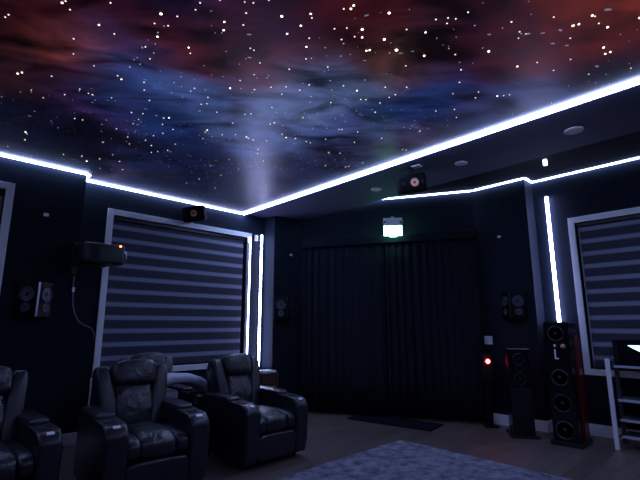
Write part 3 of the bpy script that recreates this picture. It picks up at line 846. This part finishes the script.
t = thing('light_switch', 'square white light switch on the wall above the red light', 'switch', (xp(2.93), 2.93, 1.17), -PI / 2)
bm = bmesh.new(); box(bm, -.06, .06, -.012, -.001, -.06, .06, .004); finish('switch_plate', bm, 'white', t)
bm = bmesh.new(); box(bm, -.018, .018, -.018, -.011, -.035, .035, .002); finish('rocker', bm, 'white', t)

def downlight(x, y, r, label, square=False):
    t = thing('downlight', label, 'ceiling light', (x, y, H), 0, 'unlit downlights in the soffit')
    if square:
        bm = bmesh.new(); box(bm, -r, r, -r, r, -.012, -.001, .003); o = finish('trim_plate', bm, 'white', t)
        bm = bmesh.new(); box(bm, -r * .7, r * .7, -r * .7, r * .7, -.014, -.011); finish('lens', bm, 'white', o)
    else:
        bm = bmesh.new(); ring(bm, (0, 0, -.006), (0, 0, 1), r, .010); finish('trim_ring', bm, 'white', t, True)
        bm = bmesh.new(); cyl(bm, (0, 0, -.001), (0, 0, -.008), r * .95, seg=28); finish('lens', bm, 'white', t, True, .6)
downlight(4.505, 1.037, .075, 'round unlit downlight in the soffit nearest the right edge')
downlight(4.547, 2.228, .062, 'round unlit downlight in the soffit right of the hanging speaker')
downlight(4.632, 3.535, .062, 'round unlit downlight in the soffit left of the hanging speaker')
downlight(4.268, 2.644, .05, 'square plate in the soffit just above the hanging speaker', True)
M['spot'] = emit('small_spot_glow', (0.85, 0.9, 1.0), 4.0)
t = thing('ceiling_spotlight', 'small glowing white cylinder under the dark ceiling beyond the soffit', 'ceiling light', (5.875, 1.724, H2))
bm = bmesh.new(); cyl(bm, (0, 0, -.012), (0, 0, -.001), .026, seg=20); finish('mount', bm, 'white', t, True, .6)
bm = bmesh.new(); cyl(bm, (0, 0, -.085), (0, 0, -.012), .025, seg=20); finish('lamp', bm, 'spot', t, True, .6)

# exit sign on the diagonal wall
ex = Vector((C1[0], C1[1])) + dv * 1.50 + dn * 0.0
t = thing('exit_sign', 'lit green white emergency exit sign above the black curtain', 'exit sign', (5.64, 3.99, 2.79), -PI / 4 - 0.12)
M['exit'] = emit('exit_panel_glow', (0.30, 1.0, 0.62), 9.0)
bm = bmesh.new(); box(bm, -.15, .15, -.05, .03, .155, .285, .008); finish('housing', bm, 'white', t)
bm = bmesh.new(); box(bm, -.145, .145, -.045, .0, 0, .155, .006); finish('lit_panel', bm, 'exit', t)
bm = bmesh.new(); prism(bm, [(-.06, -.04), (.06, -.04), (.04, -.01), (-.04, -.01)], -.02, 0); finish('panel_foot', bm, 'exit', t)
for s in (-1, 1):
    bm = bmesh.new(); bmesh.ops.create_uvsphere(bm, u_segments=16, v_segments=10, radius=.036, matrix=Matrix.Translation((s * .13, -.07, .20)))
    hd = finish('lamp_head', bm, 'plastic', t, True)
    bm = bmesh.new(); ring(bm, (s * .13, -.10, .20), (0, 1, 0), .024, .005); finish('lamp_rim', bm, 'white', hd, True)
bm = bmesh.new(); cyl(bm, (0, 0, .28), (0, 0, .31), .03, seg=16); cyl(bm, (0, 0, .25), (0, .42, .25), .02, seg=12); finish('mount', bm, 'rackwhite', t, True, .6)

# ------------------------------------------------------------------ tower speakers
# shorter one, toed in
t = thing('tower_speaker', 'shorter black tower speaker with three small drivers beside the red light', 'speaker', (6.08, 2.385, 0), -PI / 4 - .25)
bm = bmesh.new(); box(bm, -.13, .13, -.16, .18, .03, 1.09, .008); finish('cabinet', bm, 'gloss', t)
bm = bmesh.new(); box(bm, -.17, .17, -.20, .21, 0, .03, .006); finish('plinth', bm, 'plastic', t)
bm = bmesh.new(); box(bm, -.131, .131, -.163, -.15, 1.082, 1.092, .001); finish('top_edge', bm, 'chrome', t)
driver(t, (0, -.162, .96), (0, -1, 0), .068); driver(t, (0, -.162, .84), (0, -1, 0), .042, name='tweeter'); driver(t, (0, -.162, .71), (0, -1, 0), .068)
bm = bmesh.new(); box(bm, -.12, .12, -.170, -.160, .06, .60, .004); finish('grille', bm, 'matte', t)

# taller one with red sides
t = thing('tower_speaker', 'tall black tower speaker with red lacquered side under the right light tube', 'speaker', (5.90, 1.815, 0), -PI / 2)
# local: front is -y (faces the camera side), x runs along the wall
bm = bmesh.new(); box(bm, -.14, .14, 0, .34, .05, 1.43, .012, 3); finish('cabinet', bm, 'gloss', t)
bm = bmesh.new(); box(bm, -.17, .18, -.03, .38, 0, .05, .008); finish('plinth', bm, 'plastic', t)
for s in (-1, 1):
    bm = bmesh.new()
    x0, x1 = sorted((s * .141, s * .165))
    P = [(.18, .06), (.342, .06), (.342, 1.18), (.31, 1.26), (.27, 1.27), (.23, 1.18), (.19, .9)]
    a = [bm.verts.new((x0, y, z)) for y, z in P]; b_ = [bm.verts.new((x1, y, z)) for y, z in P]
    bm.faces.new(a); bm.faces.new(b_[::-1])
    for i in range(len(P)): bm.faces.new((a[i], b_[i], b_[(i + 1) % len(P)], a[(i + 1) % len(P)]))
    finish('side_panel', bm, 'red', t)['label'] = 'red lacquered side panel'
driver(t, (0, -.004, 1.29), (0, -1, 0), .085)
driver(t, (0, -.004, .77), (0, -1, 0), .088); driver(t, (0, -.004, .475), (0, -1, 0), .095); driver(t, (0, -.004, .175), (0, -1, 0), .095)
bm = bmesh.new(); box(bm, -.035, -.018, -.008, -.001, .99, 1.10, .002); box(bm, -.035, .01, -.008, -.001, .985, 1.0, .002); box(bm, -.035, -.012, -.008, -.001, 1.13, 1.16, .002); finish('badge', bm, 'white', t)
bm = bmesh.new(); bmesh.ops.create_uvsphere(bm, u_segments=16, v_segments=10, radius=.028, matrix=Matrix.Translation((.07, -.004, 1.14)))
finish('tweeter', bm, 'copper', t, True)

# slim stand with a red light
t = thing('red_lamp', 'glowing red light on a slim black stand beside the curtain', 'lamp', (6.24, 2.875, 0), -PI / 4)
bm = bmesh.new(); box(bm, -.09, .09, -.09, .09, 0, .03, .006); finish('base', bm, 'plastic', t)
bm = bmesh.new(); box(bm, -.035, .035, -.035, .035, .03, .60, .006); finish('post', bm, 'plastic', t)
bm = bmesh.new(); box(bm, -.07, .07, -.06, .06, .60, .98, .012, 3); finish('head', bm, 'matte', t)
bm = bmesh.new(); bmesh.ops.create_uvsphere(bm, u_segments=16, v_segments=10, radius=.030, matrix=Matrix.Translation((0, -.064, .885)))
M['redlamp'] = emit('red_lamp_glow', (1.0, 0.035, 0.03), 40)
finish('red_light', bm, 'redlamp', t, True)

# ------------------------------------------------------------------ media rack at the right edge
t = thing('media_rack', 'white post media rack with dark shelves at the right edge', 'rack', (6.15, 1.36, 0), 0)
for (x, y, z1) in ((0, 0, 1.0), (.40, 0, .98), (0, -.72, 1.0), (.40, -.72, .98)):
    bm = bmesh.new(); box(bm, x - .022, x + .022, y - .022, y + .022, 0, z1, .004); finish('post', bm, 'trim' if x == 0 else 'cone', t)
for z in (.30, .52, .90, .12):
    bm = bmesh.new(); box(bm, .10, .42, -.74, -.04, z, z + .022, .003)
    s_ = finish('shelf', bm, 'glass_shelf', t)
    bm = bmesh.new(); box(bm, .088, .10, -.74, -.04, z - .003, z + .024, .002); finish('shelf_edge', bm, 'rackwhite', s_)
for z in (.30, .52, .90, .12):
    for y in (0.0, -.72):
        bm = bmesh.new(); box(bm, .0, .40, y - .009, y + .009, z - .014, z - .001); finish('cross_bar', bm, 'plastic', t)
# receiver with lit display on the rack
t = thing('av_receiver', 'black receiver box with a glowing pale blue display on the media rack', 'receiver', (6.26, 0.69, .923), 0)
bm = bmesh.new(); box(bm, 0, .255, 0, .62, .0, .30, .008); finish('body', bm, 'gloss', t)
M['display'] = emit('display_glow', (0.35, 0.75, 1.0), 3.5)
bm = bmesh.new()
vs = [bm.verts.new((-.003, y, z)) for y, z in ((.47, .235), (.05, .24), (.05, .155), (.33, .155), (.40, .19))]
f_ = bm.faces.new(vs); bmesh.ops.extrude_face_region(bm, geom=[f_]); 
for v in list(bm.verts)[5:]: v.co.x += .004
finish('display', bm, 'display', t)
bm = bmesh.new(); box(bm, -.006, 0, .57, .61, .04, .26, .002); finish('faceplate_edge', bm, 'plastic', t)
